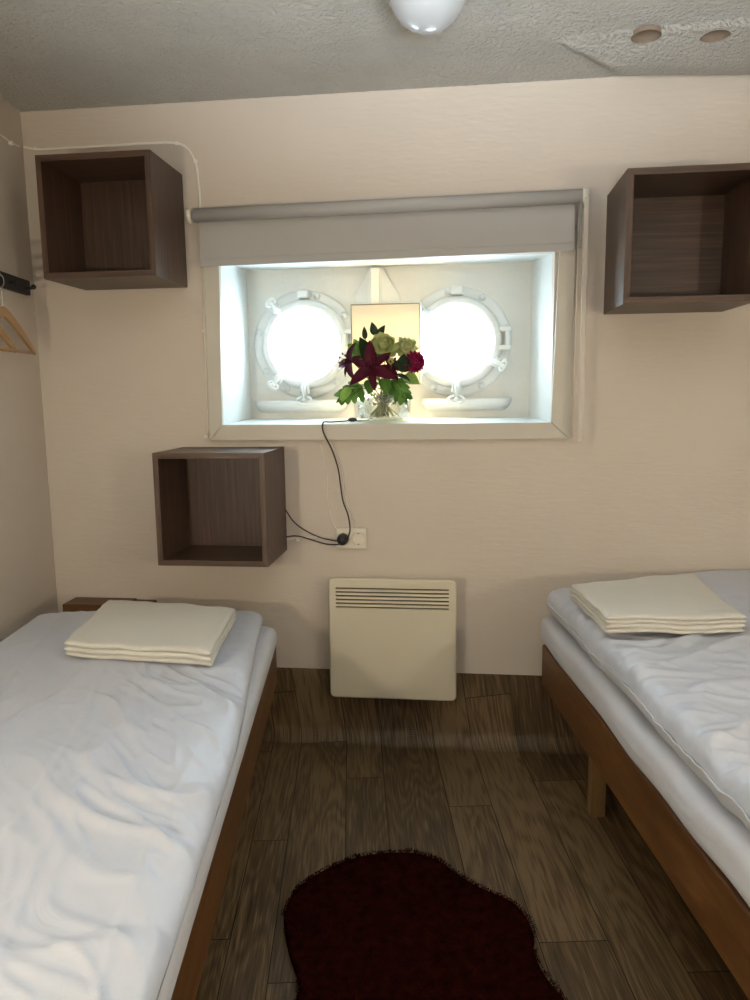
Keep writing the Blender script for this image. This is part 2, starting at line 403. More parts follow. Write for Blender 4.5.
# hull plate
mb = MB(); HR = .145
cols = [BX0-.05, (PORT[0][0]+PORT[1][0])/2, BX1+.05]; z0, z1 = BZ0-.05, BZ1+.05
for k, (cx, cz) in enumerate(PORT):
    x0, x1 = cols[k], cols[k+1]; K = 64; inner = []; outer = []
    for i in range(K):
        a = 2*PI*i/K; dx, dz = math.cos(a), math.sin(a)
        tx = ((x1-cx) if dx > 0 else (x0-cx))/dx if abs(dx) > 1e-6 else 1e9
        tz = ((z1-cz) if dz > 0 else (z0-cz))/dz if abs(dz) > 1e-6 else 1e9
        tt = min(tx, tz); inner.append((cx+HR*dx, cz+HR*dz)); outer.append((cx+tt*dx, cz+tt*dz))
    for (yy) in (YH, YH+.03):
        mb.grid([[Vector((p[0], yy, p[1])) for p in inner], [Vector((p[0], yy, p[1])) for p in outer]], closed_u=True, smooth=False)
    mb.grid([[Vector((p[0], YH, p[1])) for p in inner], [Vector((p[0], YH+.03, p[1])) for p in inner]], closed_u=True)
    # fill the corners the polar fan cuts off
    for (X, Z) in ((x0, z0), (x1, z0), (x1, z1), (x0, z1)):
        mb.box(min(X, cx+(X-cx)*.9), max(X, cx+(X-cx)*.9), YH+.001, YH+.029, min(Z, cz+(Z-cz)*.8), max(Z, cz+(Z-cz)*.8))
structure(mb.build('wall_hull', MT['hull'], fix=False), 'white painted steel hull side at the back of the recess', 'wall')
# frame rib between the portholes
mb = MB(); cxm = -.303
mb.box(cxm-.015, cxm+.015, .262, YH, BZ0, 1.645)
for s in (-1, 1):
    P = [(cxm+s*.012, .275, 1.648), (cxm+s*.012, .275, BZ0), (cxm+s*.082, .325, BZ0), (cxm+s*.082, .325, 1.555), (cxm+s*.024, .300, 1.648)]
    n = len(mb.v); mb.v += [Vector(p) for p in P]+[Vector((p[0], YH+.002, p[2])) for p in P]
    mb.face([n+i for i in range(5)]); mb.face([n+9-i for i in range(5)])
    for i in range(5): mb.face((n+i, n+5+i, n+5+(i+1) % 5, n+(i+1) % 5))
structure(mb.build('trim_4', MT['hull'], bevel=.003), 'white steel frame rib between the two portholes', 'rib')

# ------------------------------------------------------------------ portholes
def clamp(root, cx, cz, ang, big=False):
    a = math.radians(ang); dr = Vector((math.cos(a), 0, math.sin(a))); c = Vector((cx, .285, cz)); tn = Vector((-dr.z, 0, dr.x))
    m = MB()
    for s in (-1, 1):
        m.tube([c+dr*.150+tn*s*.011, c+dr*.180+tn*s*.013], .006, 6)
    m.tube([c+dr*.140+Vector((0, -.006, 0)), c+dr*.168+Vector((0, -.014, 0)), c+dr*.195+Vector((0, -.012, 0))], [.007, .009, .007], 8)
    R = .022 if big else .015
    cc = c+dr*(.206 if big else .188)+Vector((0, -.018, 0))
    ring = [cc+(tn*math.cos(t)*R*1.25+(dr*.8+Vector((0, -.5, 0)))*math.sin(t)*R*.75) for t in [2*PI*i/14 for i in range(15)]]
    m.tube(ring, .006, 6, caps=False)
    m.ball(cc, .010, 8)
    m.build('clamp', MT['port'], root)
def porthole(n, cx, cz, hinge, clamps, bolts, lug, label, tray=(0, .17)):
    root = structure(empty('window_%d' % n, (cx, YH, cz-.21)), label, 'porthole')
    m = MB(); m.lathe([(.140, .004), (.140, -.008), (.190, -.010), (.197, -.006), (.197, .004)], (cx, YH, cz), 'Y', 56); m.build('flange', MT['port'], root)
    m = MB(); m.lathe([(.133, .03), (.133, -.030), (.1355, -.037), (.142, -.040), (.152, -.039), (.159, -.031), (.163, -.016), (.164, 0)], (cx, YH, cz), 'Y', 56); m.build('ring_frame', MT['port'], root)
    m = MB(); m.lathe([(.0005, .004), (.138, .004), (.138, -.004), (.0005, -.004)], (cx, YH+.008, cz), 'Y', 48); m.build('glass', MT['pane'], root)
    for a in clamps: clamp(root, cx, cz, a, a == -90)
    for a in bolts:
        r_ = math.radians(a); m = MB(); m.lathe([(.0125, 0), (.0125, -.005), (.009, -.011), (.0005, -.013)], (cx+.180*math.cos(r_), YH-.009, cz+.180*math.sin(r_)), 'Y', 12); m.build('bolt', MT['port'], root)
    m = MB(); m.box(cx+lug-.022, cx+lug+.022, YH-.045, YH, cz+.164, cz+.195); m.build('lug', MT['port'], root, bevel=.006)
    # hinge: two knuckles and a pin on the outer side
    s = hinge; m = MB()
    for dz in (-.033, .033):
        m.box(min(cx+s*.150, cx+s*.193), max(cx+s*.150, cx+s*.193), YH-.040, YH-.004, cz+dz-.009+.01, cz+dz+.009+.01)
    m.tube([(cx+s*.182, YH-.026, cz-.045+.01), (cx+s*.182, YH-.026, cz+.045+.01)], .010, 10)
    m.build('hinge', MT['port'], root, bevel=.003)
    # save-all tray under the opening
    m = MB(); tw = tray[1]; zt = 1.182; rows = []
    for (sc, z, dep) in ((1, zt, 1), (1.0, zt-.006, 1), (.98, zt-.02, .95), (.92, zt-.036, .7), (.85, zt-.044, .3), (.8, zt-.046, .02)):
        rows.append([Vector((cx+tray[0]+tw*sc*math.cos(t), YH+.004-.062*dep*math.sin(t)**.7, z)) for t in [PI*i/24 for i in range(25)]])
    rows.insert(0, [Vector((cx+tray[0]+(tw-.006)*math.cos(t), YH+.004-.056*math.sin(t)**.7, zt)) for t in [PI*i/24 for i in range(25)]])
    rows.insert(0, [Vector((cx+tray[0]+(tw-.02)*math.cos(t), YH+.004-.046*math.sin(t)**.7, zt-.02)) for t in [PI*i/24 for i in range(25)]])
    m.grid(rows); m.build('drip_tray', MT['port'], root)
porthole(1, PORT[0][0], PORT[0][1], 1, (128, 232, -90), (212, 245, -50, 35, 75, 165), 0, 'left round porthole with white painted ring in the window recess', (-.022, .182))
porthole(2, PORT[1][0], PORT[1][1], 1, (140, -28, -90, 218), (243, -60, 60, 100, 190), 0, 'right round porthole with white painted ring in the window recess', (.035, .165))

# ------------------------------------------------------------------ roller blind
yb = -.065
root = empty('roller_blind', (-.25, -.02, 1.62), 'grey roller blind rolled almost fully up above the window recess', 'blind')
m = MB(); zc = 1.777; tilt = .0
m.tube([(-.840, yb, zc-.009), (.362, yb, zc+.001)], .021, 32)
m.build('fabric_roll', MT['blind'], root)
m = MB(); m.grid([[(-.830, yb+.020, zc-.004), (.342, yb+.020, zc-.004)], [(-.831, yb+.021, 1.70), (.343, yb+.021, 1.70)], [(-.834, yb+.021, 1.617), (.345, yb+.021, 1.629)]], smooth=False)
fb = m.build('fabric', MT['blind'], root); md = fb.modifiers.new('thick', 'SOLIDIFY'); md.thickness = .0012
m = MB(); m.prism([(-.834, 1.614), (.345, 1.626), (.345, 1.650), (-.834, 1.638)], yb+.018, yb+.024); m.build('hem_bar', MT['blind'], root, bevel=.002)
for x in (-.852, .366):
    m = MB(); m.lathe([(.0005, -.008), (.020, -.008), (.023, -.005), (.023, .006), (.0005, .006)], (x, yb, zc-.004-.005*(1 if x < 0 else -1)), 'X', 24); m.box(x-.004, x+.004, yb, 0, zc-.018, zc+.018)
    m.build('bracket', MT['plastic'], root, bevel=.001)
m = MB(); m.box(.371, .378, -.078, 0, 1.760, 1.800); m.tube([(.380, -.05, 1.79), (.380, -.05, 1.77)], .006, 8); m.build('chain_housing', MT['plastic'], root, bevel=.002)
m = MB(); m.box(.362, .378, yb-.022, yb-.017, 1.045, 1.780)
m.build('pull_strap', mat('strap_plastic', (.56, .52, .47), .5), root, bevel=.002)
m = MB(); m.box(.351, .360, yb-.012, yb-.006, 1.628, 1.76); m.build('clutch', mat('grey_plastic', (.2, .2, .19), .5), root, bevel=.001)
m = MB(); m.tube([(.352, yb, 1.76), (.350, yb, 1.3), (.351, yb, 1.06)], .0016, 6); m.build('cord', MT['plastic'], root)

# ------------------------------------------------------------------ wall boxes
def wall_box(x0, z0, label, backmat, sidemat, tbmat, depth=.255, yoff=0):
    W = .354; T = .018; x1 = x0+W; z1 = z0+W; y0 = -depth-.001; y1 = -.001
    root = empty('wall_box', ((x0+x1)/2, 0, z0), label, 'wall box', 'open brown wall boxes')
    # mitred carcass panels
    for nm, P, mt in (('side_panel', [(x0, z0), (x0+T, z0+T), (x0+T, z1-T), (x0, z1)], sidemat), ('side_panel', [(x1, z0), (x1, z1), (x1-T, z1-T), (x1-T, z0+T)], sidemat),
                  ('top_panel', [(x0, z1), (x0+T, z1-T), (x1-T, z1-T), (x1, z1)], tbmat), ('bottom_panel', [(x0, z0), (x1, z0), (x1-T, z0+T), (x0+T, z0+T)], tbmat)):
        m = MB(); m.prism(P, y0, y1); m.build(nm, mt, root, bevel=.0008)
    m = MB(); m.box(x0+T-.002, x1-T+.002, y1-.026, y1-.020, z0+T-.002, z1-T+.002); m.build('back_panel', backmat, root)
    return root
wall_box(-1.2500, 1.557, 'open brown wall box high on the left, left of the blind', MT['walnut_v'], MT['walnut_v'], MT['walnut_h'])
wall_box(-.940, .676, 'open brown wall box below the window, cables running from its side', MT['walnut_v'], MT['walnut_v'], MT['walnut_h'])
wall_box(.4435, 1.4385, 'open brown wall box on the right of the window, partly out of frame', MT['walnut_h'], MT['walnut_v'], MT['walnut_h'], depth=.28)

# ------------------------------------------------------------------ heater
root = empty('wall_heater', (-.22, -.04, .19), 'cream panel heater with slotted top on the wall below the window', 'heater')
hx0, hx1, hz0, hz1 = -.4255, -.0145, .190, .592; yf = -.080
m = MB(); m.box(hx0+.004, hx1-.004, yf+.010, -.018, hz0+.004, hz1-.004); m.build('casing', MT['heater'], root, bevel=.004)
m = MB(); e0, e1 = hx0+.018, hx1-.018; sl0 = hz1-.024; ps = .0128; so = .0052
m.box(hx0, e0, yf, yf+.008, hz0, hz1); m.box(e1, hx1, yf, yf+.008, hz0, hz1)
m.box(e0, e1, yf, yf+.008, sl0, hz1)
for k in range(6):
    zt = sl0-k*ps-so; zb = sl0-(k+1)*ps
    if k < 5: m.box(e0, e1, yf, yf+.007, zb, zt)
m.box(e0, e1, yf, yf+.008, hz0, sl0-5*ps-so)
m.build('front_panel', MT['heater'], root, fix=True)
m = MB(); m.box(hx0+.004, hx1-.004, yf-.0005, yf+.0005, hz0+.010, sl0-5*ps-so-.001); m.build('face_plate', MT['heater'], root, bevel=.0004)
m = MB()
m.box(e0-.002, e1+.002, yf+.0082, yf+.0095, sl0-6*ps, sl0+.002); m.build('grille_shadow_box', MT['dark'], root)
m = MB()
P = []; 
for (cx, cz, a0) in ((hx1-.010, hz1-.010, 0), (hx0+.010, hz1-.010, 90), (hx0+.010, hz0+.010, 180), (hx1-.010, hz0+.010, 270)):
    for i in range(5):
        a = math.radians(a0+i*22.5); P.append((cx+.012*math.cos(a), yf+.008, cz+.012*math.sin(a)))
m.tube(P+[P[0]], .0055, 8, caps=False); m.build('rim', MT['heater'], root)
for xb in (hx0+.06, hx1-.10):
    m = MB(); m.box(xb, xb+.04, -.020, -.001, .25, .5); m.build('mounting_bracket', MT['heater'], root)

# ------------------------------------------------------------------ socket
root = empty('wall_socket', (-.362, 0, .683), 'white double wall socket right of the lower wall box', 'socket')
m = MB(); m.box(-.4145, -.309, -.012, -.0005, .684, .756); m.build('face_plate', MT['plastic'], root, bevel=.004)
for x in (-.389, -.337):
    m = MB(); m.lathe([(.0235, -.0125), (.0235, -.0165), (.0205, -.0165), (.0195, -.0095), (.0005, -.0095)], (x, 0, .7195), 'Y', 32); o = m.build('outlet', MT['plastic'], root)
    m = MB()
    for dx in (-.0095, .0095): m.lathe([(.0026, -.0105), (.0005, -.0106)], (x+dx, 0, .7195), 'Y', 8)
    for dz in (-.019, .019): m.box(x-.002, x+.002, -.0155, -.010, .7195+dz-.002, .7195+dz+.002)
    m.build('pin_holes', MT['dark'], root)
def smooth_path(pts, n=8):
    pts = [Vector(p) for p in pts]; out = []
    P = [pts[0]*2-pts[1]]+pts+[pts[-1]*2-pts[-2]]
    for i in range(1, len(P)-2):
        for k in range(n):
            t = k/n; a, b, c, d = P[i-1], P[i], P[i+1], P[i+2]
            out.append(.5*((2*b)+(c-a)*t+(2*a-5*b+4*c-d)*t*t+(-a+3*b-3*c+d)*t**3))
    out.append(pts[-1]); return out
# lamp cord over the sill down to the socket
root = empty('lamp_cord', (-.40, -.02, .72), 'black lamp cord hanging from the window sill to the socket', 'cord')
px = [(346.5, 541, -.045), (350, 530, -.045), (348, 515, -.03), (343, 501, -.026), (340.5, 485, -.025), (338, 468, -.025), (332, 450, -.025), (325, 436, -.026), (322.5, 428, -.026)]
path = [WY(*p) for p in px]+[Vector((-.447, -.012, 1.112)), Vector((-.43, .02, 1.1105)), Vector((-.41, .055, 1.111)), Vector((-.388, .05, 1.112)), Vector((-.372, .06, 1.114))]
m = MB(); m.tube(smooth_path(path), .0026, 8); m.build('cable', MT['black'], root)
m = MB(); sw = Vector((-.362, .062, 1.116)); m.ball(sw, .011, 12, (1.5, .8, .7)); m.build('inline_switch', MT['black'], root)
m = MB(); m.tube(smooth_path([sw, Vector((-.345, .06, 1.112)), Vector((-.315, .10, 1.112)), Vector((-.32, .18, 1.113)), Vector((-.30, .212, 1.118))]), .0024, 8); m.build('cable', MT['black'], root)
m = MB(); m.lathe([(.0005, -.052), (.012, -.050), (.018, -.040), (.0195, -.018), (.0185, -.0098)], (-.389, 0, .7195), 'Y', 24); m.build('plug', MT['black'], root)
# two cables from behind the lower box
for lab, pts in (('upper of two black cables from the lower wall box to the socket', [(275, 500, -.012), (284, 508, -.012), (294, 522, -.014), (308, 532, -.016), (322, 538, -.018), (336, 541, -.028), (343, 541.5, -.045)]),
                 ('lower of two black cables from the lower wall box to the socket', [(275, 538, -.010), (284, 537, -.012), (297, 536, -.014), (312, 540, -.016), (326, 544, -.020), (337, 544.5, -.030), (344, 543, -.047)])):
    m = MB(); m.tube(smooth_path([WY(*p) for p in pts]), .0022, 8); o = m.build('black_cable', MT['black']); tag(o, lab, 'cable', 'black cables at the lower wall box')
# cables painted over, fixed to the wall
def wall_cable(label, pts, clips, r=.0042):
    root = empty('painted_cable', WY(*pts[0]), label, 'cable', 'cables painted over on the wall')
    m = MB(); m.tube(smooth_path([WY(*p) for p in pts], 6), r, 8); m.build('cable', MT['cord_white'], root)
    for c in clips:
        p = WY(*c); m = MB(); m.box(p.x-.006, p.x+.006, p.y-.004, .0, p.z-.005, p.z+.005); m.build('clip', MT['cord_white'], root, bevel=.0015)
wall_cable('painted cable clipped above the high left wall box and down beside the window', [(24, 147, -.004), (40, 149, -.004), (80, 147, -.004), (120, 145, -.004), (150, 143, -.004), (176, 143, -.004), (188, 149, -.004), (195, 161, -.004), (198, 176, -.004), (200, 200, -.004), (202, 240, -.004), (203.5, 280, -.004), (205, 330, -.004), (207, 390, -.004), (208.5, 436, -.004)], [(36, 148.5, -.004), (177, 143.5, -.004), (195.5, 161, -.004), (204.5, 331, -.004), (206, 437, -.004)])
wall_cable('thin painted cable from left of the lamp cord down to the socket', [(320, 442, -.002), (327, 470, -.002), (328, 500, -.002), (332, 520, -.002), (338, 532, -.002)], [], .0014)
wall_cable('thin painted cable just right of the lamp cord down to the socket', [(330, 442, -.002), (341, 465, -.002), (345, 495, -.002), (352, 515, -.002), (357, 528, -.002)], [], .0014)
wall_cable('thin painted cable between the lower wall box and the socket', [(282, 541, -.002), (296, 538, -.002), (315, 537, -.002), (336, 538, -.002)], [(298, 540, -.003)], .0018)
def WC(x, y, c):
    v = ray(x, y); t = (c-(CAM.x*cs+CAM.y*sn_))/(v.x*cs+v.y*sn_); return CAM+v*t
m = MB(); m.tube(smooth_path([WC(-6, 131, CL+.004), WC(5, 138, CL+.004), WC(13, 143.5, CL+.004), WY(21, 147, -.005)]), .003, 8)
root = empty('painted_cable', WC(5, 138, CL+.004), 'painted cable along the top of the left side wall', 'cable', 'cables painted over on the wall')
m.build('cable', MT['cord_white'], root)
m = MB(); p = WC(11, 143, CL+.006); m.box(p.x-.006, p.x+.006, p.y-.006, p.y+.006, p.z-.006, p.z+.006); m.build('clip', MT['cord_white'], root, bevel=.002)

# ------------------------------------------------------------------ coat rack and hangers on the left wall
root = empty('coat_rack', BW_((CL+.012, -.2, 1.536)), 'black coat rack with pegs on the left side wall', 'coat rack')
m = MB(); m.box(CL+.001, CL+.016, -.50, .145, 1.537, 1.584, BW_); m.build('backboard', MT['hook'], root, bevel=.002)
for b in (.112, -.008, -.145, -.28, -.415):
    m = MB(); q = [BW_((CL+.014, b, 1.556)), BW_((CL+.032, b, 1.556)), BW_((CL+.040, b, 1.560))]
    m.tube(q, [.005, .005, .007], 10); m.ball(q[-1], .0085, 10); m.build('peg', MT['hook'], root)
    m = MB(); p = BW_((CL+.017, b-.06, 1.572)); m.ball(p, .004, 8); m.build('screw', MT['steel'], root)
def hanger(b, c, label, wood_, yaw=0):
    zc = 1.53; root = empty('coat_hanger', BW_((c, b, 1.33)), label, 'coat hanger', 'wooden hangers on the coat rack')
    def T(bb, z, dc=0):
        return BW_((c+dc+math.sin(yaw)*bb*1.0, b+math.cos(yaw)*bb, z-.063))
    rows = []
    N_ = 28
    for i in range(N_+1):
        s = -1+2*i/N_; bb = s*.215; a = abs(s)
        z = 1.535-.118*a**1.35; hgt = .016*(1-a)+.014+.008*math.sin(a*PI)
        rows.append([T(bb, z+.004*0, -.006), T(bb, z, .006), T(bb, z-hgt, .006), T(bb, z-hgt, -.006)])
    m = MB(); m.grid(rows, closed_u=True, smooth=False)
    m.face(range(4)); n = len(m.v)-4; m.face([n+k for k in range(4)][::-1])
    m.build('shoulder_bar', wood_, root, bevel=.003)
    m = MB(); m.tube([T(-.190, 1.410), T(.190, 1.410)], .0055, 8); m.build('trouser_bar', wood_, root)
    m = MB(); hk = [T(0, 1.53), T(0, 1.565), T(0, 1.580), T(.010, 1.592), T(.022, 1.603), T(.020, 1.618), T(.006, 1.624), T(-.008, 1.618)]
    m.tube(smooth_path(hk, 5), .0018, 8); m.build('hook', MT['steel'], root)
hanger(-.128, CL+.044, 'wooden coat hanger nearest the corner, on the black coat rack', MT['hanger_wood'], -.03)
hanger(-.262, CL+.030, 'wooden coat hanger farther from the corner, on the black coat rack', MT['hanger_wood'], .02)

# ------------------------------------------------------------------ ceiling plate and ceiling lamp
zb = 2.10
NP = [(561, 42, 2.118), (600, 37.5, 2.116), (680, 31, 2.112), (750, 25, 2.110)]
MP = [(568, 46, 2.110), (606, 64, 2.094), (612, 66.5, 2.092), (750, 66.5, 2.092)]
FP_ = [(572, 49, 2.112), (610, 69, 2.102), (622, 75, 2.098), (750, 75, 2.098)]
def ln3(Ps):
    q = [WZ(*p) for p in Ps]; q.append(q[-1]+(q[-1]-q[-2])*1.6); return q
n3, m3, f3 = ln3(NP), ln3(MP), ln3(FP_)
for p in f3+m3: p.y = min(p.y, -.003)
top_ = lambda q: [Vector((p.x, p.y, CEIL-.0005)) for p in q]
m = MB(); m.grid([top_(f3), top_(n3), n3, m3, f3], closed_v=True, smooth=False)
for e in (0, 4):
    k_ = [e, 5+e, 10+e, 15+e, 20+e]; m.face(k_ if e else k_[::-1])
holes = [WZ(646, 42, zb), WZ(715, 41, zb)]
pl = m.build('ceiling_plate', MT['ceiling'])
tag(pl, 'plaster-covered plate with two holes on the ceiling at the right', 'ceiling plate')
for h in holes:   # the holes are bored into the plate
    c = MB(); c.lathe([(.0005, -.04), (.038, -.04), (.038, .024), (.0005, .024)], (h.x, h.y, zb), 'Z', 28)
    co_ = c.build('hole_cutter', MT['ceiling'])
    md = pl.modifiers.new('hole', 'BOOLEAN'); md.object = co_; md.operation = 'DIFFERENCE'; md.solver = 'EXACT'
    c = MB(); c.lathe([(.0378, .024), (.0378, .013), (.0355, .013), (.0355, .022), (.0005, .022)], (h.x, h.y, zb), 'Z', 28); c.build('hole_lining', MT['rust'], pl)
dg = bpy.context.evaluated_depsgraph_get(); dg.update()
newme = bpy.data.meshes.new_from_object(pl.evaluated_get(dg)); pl.modifiers.clear(); pl.data = newme
for o in [o for o in bpy.data.objects if o.name.startswith('hole_cutter')]: bpy.data.objects.remove(o)
root = empty('ceiling_lamp', (-.085, -.70, 1.95), 'unlit round opal glass ceiling lamp above the room', 'lamp')
m = MB(); R = .086; lx, ly, lz = -.072, -.72, 2.056
m.lathe([(.0005, -R*1.02)]+[(R*math.sin(t), -R*1.02*math.cos(t)) for t in [PI*i/32 for i in range(1, 26)]], (lx, ly, lz), 'Z', 48); m.build('glass_globe', MT['opal'], root)
m = MB(); m.lathe([(.0005, CEIL-.03-lz), (.062, CEIL-.035-lz), (.070, CEIL-.028-lz), (.070, CEIL-lz), (.0005, CEIL-lz)], (lx, ly, lz), 'Z', 40); m.build('ceiling_mount', MT['plastic'], root)

# ------------------------------------------------------------------ beds
def soft_slab(c0, c1, b0, b1, zm, up, dn, r, top=lambda c, b: 0, disp=lambda c, b, e: 0, nc=90, nb=190, expo=1.0, side=lambda c, b: 0, skew=lambda c, b: 0):
    """Quilt or mattress: upper and lower sheets that meet in a seam at height zm."""
    def axis(a0, a1, n):
        out = []
        k = 9
        for i in range(k): t = PI/2*i/k; out.append((a0+r*(1-math.cos(t)), math.sin(t)**expo))
        for i in range(n+1): out.append((a0+r+(a1-a0-2*r)*i/n, 1.0))
        for i in range(k-1, -1, -1): t = PI/2*i/k; out.append((a1-r*(1-math.cos(t)), math.sin(t)**expo))
        return out
    A = axis(c0, c1, nc); B = axis(b0, b1, nb); m = MB()
    for sgn in (1, -1):
        rows = []
        for (b, hb) in B:
            row = []
            for (c, hc) in A:
                h = hb*hc; cc = c; bb = b
                # round the plan corners
                kx = min(c-c0, c1-c); ky = min(b-b0, b1-b); Rr = r*1.2
                if kx < Rr and ky < Rr:
                    dx = Rr-kx; dy = Rr-ky; mx = max(dx, dy); l = math.hypot(dx, dy)
                    f = mx/l if l > 0 else 1
                    cc = c+(dx-dx*f)*(1 if c-c0 < c1-c else -1); bb = b+(dy-dy*f)*(1 if b-b0 < b1-b else -1)
                zz = zm + side(c, b) + (up*h if sgn > 0 else -dn*h)
                if sgn > 0: zz += top(c, b)*h+disp(c, b, h)*(.25+.75*h)
                cc += side(c, b)*.5*(1-hc)
                row.append(BW_((cc+skew(c, b), bb, zz)))
            rows.append(row)
        m.grid(rows)
    return m
def ridge(x, y, z=0):
    return 1-abs(noise.noise(Vector((x, y, z))))*2
def nz3(x, y, z=0): return noise.noise(Vector((x, y, z)))

def bed(name_label, c0, c1, b0, b1, legs_in, facing):
    root = empty('bed', BW_(((c0+c1)/2, (b0+b1)/2, 0)), name_label, 'bed', 'single beds')
    zt, zb = .398, .262; T = .026
    m = MB(); m.box(c0, c0+T, b1, b0, zb, zt, BW_); m.build('side_rail', MT['bed_wood'], root, bevel=.005)
    m = MB(); m.box(c1-T, c1, b1, b0, zb, zt, BW_); m.build('side_rail', MT['bed_wood'], root, bevel=.005)
    for b in (b0-T, b1):
        m = MB(); m.box(c0+T, c1-T, b, b+T, zb, zt, BW_); m.build('end_board', MT['bed_wood_x'], root, bevel=.004)
    for b in (b0-.30, b1+.36):
        for c in (c0+T+.035, c1-T-.075):
            m = MB(); m.box(c, c+.040, b-.040, b, 0.0012, .33, BW_); m.build('leg', MT['leg_wood'], root, bevel=.002)
        m = MB(); m.box(c0+T, c1-T, b-.035, b-.005, .335, .372, BW_); m.build('crossbar', MT['leg_wood'], root)
    for k in range(9):
        b = b0-.10-k*(b0-b1-.2)/8.6
        m = MB(); m.box(c0+T, c1-T, b-.07, b, .375, .391, BW_); m.build('slat', MT['leg_wood'], root)
    return root
bed('brown wooden bed frame against the left side wall', -1.412, -.612, -.06, -2.04, True, 1)
bed('brown wooden bed frame at the right side of the room', .250, 1.085, -.135, -2.07, True, -1)

# mattresses
m = soft_slab(-1.405, -.600, -2.03, -.115, .442, .033, .040, .030, expo=.6, disp=lambda c, b, e: .003*nz3(c*8, b*5)+.002*ridge(c*14, b*9), side=lambda c, b: .006*nz3(b*4, 1.3), nc=60, nb=120)
tag(m.build('mattress', MT['mattress']), 'white sheeted mattress on the left bed frame', 'mattress', 'mattresses on the beds')
m = soft_slab(.240, 1.080, -2.06, -.115, .450, .045, .050, .035, expo=.6, disp=lambda c, b, e: .003*nz3(c*8, b*5, 4)+.002*ridge(c*14, b*9, 2), side=lambda c, b: .008*nz3(b*5, 7.3), nc=60, nb=120)
tag(m.build('mattress', MT['mattress']), 'white sheeted mattress on the right bed frame', 'mattress', 'mattresses on the beds')

# quilts
def sstep(a, b, x):
    t = max(0, min(1, (x-a)/(b-a))); return t*t*(3-2*t)
def top_l(c, b):
    return .012*(1-((c+1.0)/.40)**2)*.8 - .008*sstep(-.9, -1.8, b)
def dis_l(c, b, e):
    # drapes and pulls slanting from the aisle edge towards the middle
    u = c*.75+b*.66; v_ = -c*.66+b*.75
    mid = sstep(-.35, -.8, b)
    edge = sstep(-1.05, -.75, c)
    d = .0045*nz3(c*3.5, b*3, 1)+.002*nz3(c*9, b*7, 2)
    wv = noise.noise(Vector((c*4, b*4, 5)))*.5
    d += mid*(.35+.65*edge)*(.011*max(0, ridge(u*5.5+wv, v_*2.0+wv, 3)-.55)*2+.006*max(0, ridge(u*12+wv*2, v_*3.5, 9)-.6)*2)
    d += .007*sstep(-1.0, -1.5, b)*nz3(c*5+b*2.5, b*2.2, 12)
    d += .0035*max(0, ridge(c*9+.7*b, b*1.2, 21)-.75)*3
    d += .0055*edge*sstep(-.45, -.75, b)*max(0, ridge(u*20+wv*3, v_*5, 41)-.62)*2.2
    return d
m = soft_slab(-1.355, -.593, -2.02, -.105, .499, .030, .018, .04, top=top_l, disp=dis_l, nc=150, nb=330, side=lambda c, b: .008*nz3(b*3, 2.2)+.004*nz3(b*11, 5.2)*sstep(-.4, -.9, b), expo=.8, skew=lambda c, b: -.048*sstep(-1.1, -.12, b)*sstep(-1.2, -.6, c))
tag(m.build('duvet', MT['sheet']), 'white duvet spread over the left bed, lightly creased', 'duvet', 'white duvets on the beds')
def top_r(c, b):
    head = sstep(-.62, -.30, b)
    return .030+.034*head*sstep(.34, .85, c)+.012*sstep(.3, .7, c)
def dis_r(c, b, e):
    w_ = noise.noise(Vector((c*5, b*5, 8)))*.6
    edge = 1-sstep(.30, .62, c)
    d = .007*nz3(c*4, b*4, 31)+.003*nz3(c*10, b*10, 33)
    low = sstep(-.35, -.6, b)
    d += low*(.010*max(0, ridge(c*4+b*1.5+w_, b*6-c*3, 35)-.5)*2)
    d += (.3+.7*edge)*.009*max(0, ridge(b*13+c*5+w_, c*4.5, 37)-.45)*1.6*sstep(-.2, -.5, b)
    d += .006*(1-sstep(.25, .45, c))*max(0, ridge(b*26+c*9, c*5, 51)-.4)*1.6*sstep(-.2, -.5, b)
    return d
def side_r(c, b): return .005*nz3(b*4, 3.2)+.006*nz3(b*17, 6.2)*sstep(-.2, -.6, b)
m = soft_slab(.250, 1.070, -2.04, -.135, .548, .014, .045, .045, top=top_r, disp=dis_r, nc=170, nb=380, side=side_r, expo=.8)
dv = m.build('duvet', MT['sheet']); tag(dv, 'white puffy duvet on the right bed with a puckered piped edge', 'duvet', 'white duvets on the beds')
m = MB(); pts = []
for i in range(150):
    b = -.19-1.78*i/149; pts.append(BW_((.248+side_r(.278, b)*.5+.0015*math.sin(i*1.7), b, .549+side_r(.278, b))))
m.tube(pts, .0022, 6); m.build('piping', MT['piping'], dv)

